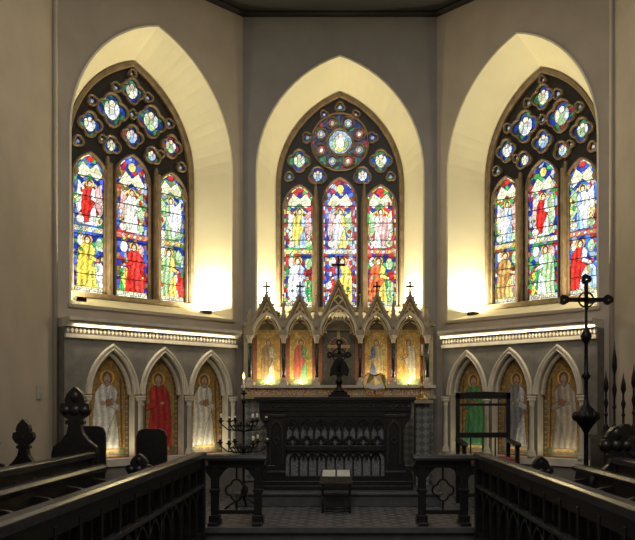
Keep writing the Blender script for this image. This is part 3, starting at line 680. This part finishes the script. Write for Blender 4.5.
def desk(b,Y0,Y1,zf,zt,plain=False):
    L=Y1-Y0
    b.prismx([(-.03,zt-.05),(-.03,zt-.01),(-.01,zt),(.05,zt),(.34,zt-.13),(.34,zt-.155),(.05,zt-.04)],Y0,Y1,WOODL)
    b.box(Y0,Y1,.0,.04,zt-.14,zt-.045,WOOD); b.box(Y0,Y1,.0,.05,zf+.12,zf+.22,WOOD); b.box(Y0,Y1,-.03,.06,zf,zf+.12,WOOD)
    b.box(Y0,Y1,-.02,.03,zt-.30,zt-.275,WOODL)
    b.box(Y0,Y1,.05,.07,zf+.1,zt-.14,WOOD)
    b.box(Y0,Y1,.08,.3,zt-.33,zt-.31,WOOD)
    n=int(L/.30)
    for i in range(n+1):
        u=Y0+i*L/n; b.box(u-.016,u+.016,-.005,.04,zf+.2,zt-.1,WOOD)
        if i<n:
            c_=u+L/n/2; hw=L/n/2-.014
            b.sweep(arch(c_,hw,zt-.50,hw*1.25,7),[(-.012,-.0),(-.012,.035),(.012,.035),(.012,.0)],WOOD)
    b.box(Y0,Y0+.05,0,.34,zf,zt-.14,WOOD)
    b.prism([(Y1-.06,zf),(Y1,zf),(Y1,zt-.02),(Y1-.06,zt-.02)],-.02,.05,WOOD); b.box(Y1-.05,Y1,.04,.33,zf,zt-.15,WOOD)
    for u in np.arange(Y0+.3,Y1,.66): b.box(u-.02,u+.02,.04,.30,zt-.34,zt-.14,WOOD)
def bench(b,Y0,Y1,zf,top,dd):
    b.box(Y0,Y1,dd,dd+.38,zf+.40,zf+.45,WOOD); b.box(Y0,Y1,dd+.02,dd+.05,zf,zf+.40,WOOD)
    b.prismx([(dd+.36,zf+.45),(dd+.40,zf+.45),(dd+.44,top-.03),(dd+.40,top-.03)],Y0,Y1,WOOD)
    b.prismx([(dd+.37,top-.05),(dd+.47,top-.05),(dd+.48,top-.02),(dd+.46,top),(dd+.39,top),(dd+.36,top-.02)],Y0,Y1,WOODL)
    for u in np.arange(Y0+.05,Y1,.6): b.box(u-.02,u+.02,dd,dd+.44,zf,zf+.42,WOOD); b.prismx([(dd+.1,zf+.45),(dd+.4,zf+.45),(dd+.43,zf+.72),(dd+.3,zf+.70),(dd+.2,zf+.66)],u-.02,u+.02,WOOD)
ZC=-1.3
def book(b,x,y,z,w,d,h,m,rot=0):
    M0=b.M; b.M=Matrix.Translation((x,y,z))@Matrix.Rotation(rot,4,'Z'); b.box(-w/2,w/2,-d/2,d/2,0,h*.2,m); b.box(-w/2+.004,w/2-.004,-d/2+.004,d/2-.004,h*.2,h*.8,PAPER); b.box(-w/2,w/2,-d/2,d/2,h*.8,h,m); b.M=M0
def stall(sg,X,Y0,Y1,zf,zt,dd,top,ends,plat=None,books=()):
    M=Matrix(((0,sg,0,sg*X),(1,0,0,0),(0,0,1,0),(0,0,0,1))); b=MB('choir_stall',M)
    desk(b,Y0,Y1,zf,zt); bench(b,Y0,Y1-.1,zf,top,dd)
    b.M=Matrix.Identity(4)
    if plat: b.box(min(sg*plat[0],sg*plat[1]),max(sg*plat[0],sg*plat[1]),1.5,6.8,ZC,ZC+.16,WOOD)
    for x,y,z,w,H in ends: poppy(b,x,y,z,w,H)
    o=b.build(.003)
    if books:
        k=MB('hymn_books')
        for x,y,m in books: book(k,x,y,ZC+.451,.15,.2,.04,m,random.uniform(-.4,.4))
        k.build(parent=o)
stall(-1,1.17,1.9,6.55,ZC,-.40,.42,-.50,[(-1.74,6.6,ZC,.34,.88)],books=((-1.78,5.2,REDC),(-1.75,4.2,PAPER)))
stall(1,1.17,1.9,6.55,ZC,-.40,.42,-.50,[(1.74,6.6,ZC,.32,.86)],books=((1.78,5.0,PAPER),(1.80,5.5,REDC),(1.75,4.0,PAPER)))
stall(-1,2.12,1.9,6.55,ZC+.16,-.40,.38,-.30,[(-2.30,6.62,ZC+.16,.40,1.30),(-2.74,6.6,ZC+.16,.28,1.02)],(2.09,3.02))
stall(1,2.12,1.9,5.9,ZC+.16,-.40,.34,-.30,[(2.15,5.92,ZC+.16,.40,.98)],(2.09,eR[0]-.03))
def stallchair(x,y,z,w=.32,H=.90):
    b=MB('clergy_chair',Matrix.Translation((x,y,z)))
    b.prism([(-w/2,.42),(w/2,.42),(w/2,H-.08),(w*.42,H-.02),(w*.25,H),(-w*.25,H),(-w*.42,H-.02),(-w/2,H-.08)],.16,.20,WOOD)
    b.box(-w/2,w/2,-.2,.18,.42,.46,WOOD)
    for sx in (-1,1):
        for yy in (-.18,.14): b.box(sx*(w/2-.02)-.018,sx*(w/2-.02)+.018,yy,yy+.036,0,.42,WOOD)
    b.box(-w/2+.02,w/2-.02,-.17,-.15,.16,.2,WOOD); b.build(.005)
stallchair(-1.84,7.3,-1.11,.30,.88); stallchair(-2.50,7.5,-1.11,.30,.90)

c=MB('processional_cross',Matrix.Translation((2.30,7.15,-1.11))@Matrix.Diagonal((1,1,.985,1)))
c.lathe([(.14,0),(.14,.04),(.08,.08),(.035,.12),(.028,.2),(.02,.7),(.02,.86),(.05,.91),(.11,.99),(.12,1.03),(.08,1.08),(.03,1.13),(.018,1.18),(.018,1.36),(.045,1.40),(.02,1.44),(.016,1.70),(.035,1.73),(.055,1.78),(.03,1.83),(.014,1.86),(.014,2.1)],0,0,IRON,14)
for q in range(6): c.ball((.10*math.cos(q*1.047),.10*math.sin(q*1.047),1.02),.035,IRON,1.3,n=8)
c.box(-.018,.018,-.012,.012,2.03,2.31,IRON); c.box(-.20,.20,-.012,.012,2.105,2.145,IRON)
for x,z in ((-.205,2.125),(.205,2.125),(0,2.32)):
    c.sweep(foil(x,z,.036,3,0,24,.3)[::-1],[(-.018,-.014),(-.018,.014),(.014,.014),(.014,-.014)],IRON,closed=True)
c.sweep([(.07*math.cos(t),2.125+.07*math.sin(t)) for t in [2*math.pi*i/24 for i in range(24)]][::-1],[(-.007,-.008),(-.007,.008),(.007,.008),(.007,-.008)],IRON,closed=True)
c.build()
s_=MB('carved_stall_end',Matrix.Translation((2.50,7.25,-1.11)))
s_.prism([(0,0),(.42,0),(.42,.87),(.36,.90),(.30,.87),(.24,.93),(.19,.93),(.13,.87),(.07,.90),(0,.87)],0,.08,WOOD)
s_.box(0,.42,.08,.4,0,.80,WOOD); s_.box(-.02,.44,-.02,.42,.78,.82,WOODL)
for x,h in ((.035,.56),(.115,.84),(.20,.54),(.30,.62),(.385,.50)):
    s_.lathe([(.028,.86),(.028,.90),(.012,.93),(.011,.88+h*.35),(.024,.88+h*.45),(.011,.88+h*.52),(.010,.88+h*.62),(.026,.88+h*.7),(.022,.88+h*.8),(.008,.88+h*.9),(.002,.88+h)],x,.04,IRON,10)
    s_.ball((x,.04,.88+h*.25),.020,IRON)
s_.sweep(opening(.21,.13,.12,.5,.18,8),[(-.012,0),(-.012,-.02),(.012,-.02),(.012,0)],WOODL); s_.sweep(foil(.21,.5,.06,4,0,30,.3)[::-1],[(-.007,0),(-.007,-.015),(.007,-.015),(.007,0)],WOODL,closed=True); s_.build(.003)
b=MB('wall_notice'); b.box(eL[0]+.002,eL[0]+.014,7.72,7.84,.06,.20,CLOTH); b.build()

# ---------------------------------------------------------------- lights / world / camera
I=Matrix.Identity(4)
area('nave_fill_light',I,(0,1.5,4.6),3,160,(1,.94,.88),(0,.35,-1))  # added ambient fill from the camera side, not an actual fitting
area('chancel_fill_light',I,(0,6.3,4.7),2.5,30,(1,.95,.90),(0,.1,-1))  # second added fill, lifts the ambient level over the chancel
w=bpy.data.worlds.new('overcast_sky'); sc.world=w; w.use_nodes=True
bg=w.node_tree.nodes['Background']; bg.inputs[0].default_value=(.93,.96,1,1); bg.inputs[1].default_value=1.75
cam=bpy.data.cameras.new('camera'); co=bpy.data.objects.new('camera',cam); bpy.context.collection.objects.link(co)
co.location=(0,0,E); co.rotation_euler=(math.pi/2,0,0); cam.sensor_width=36; cam.lens=765/635*36
cam.shift_x=-22.5/635; cam.shift_y=135/635; cam.clip_start=.05
sc.camera=co
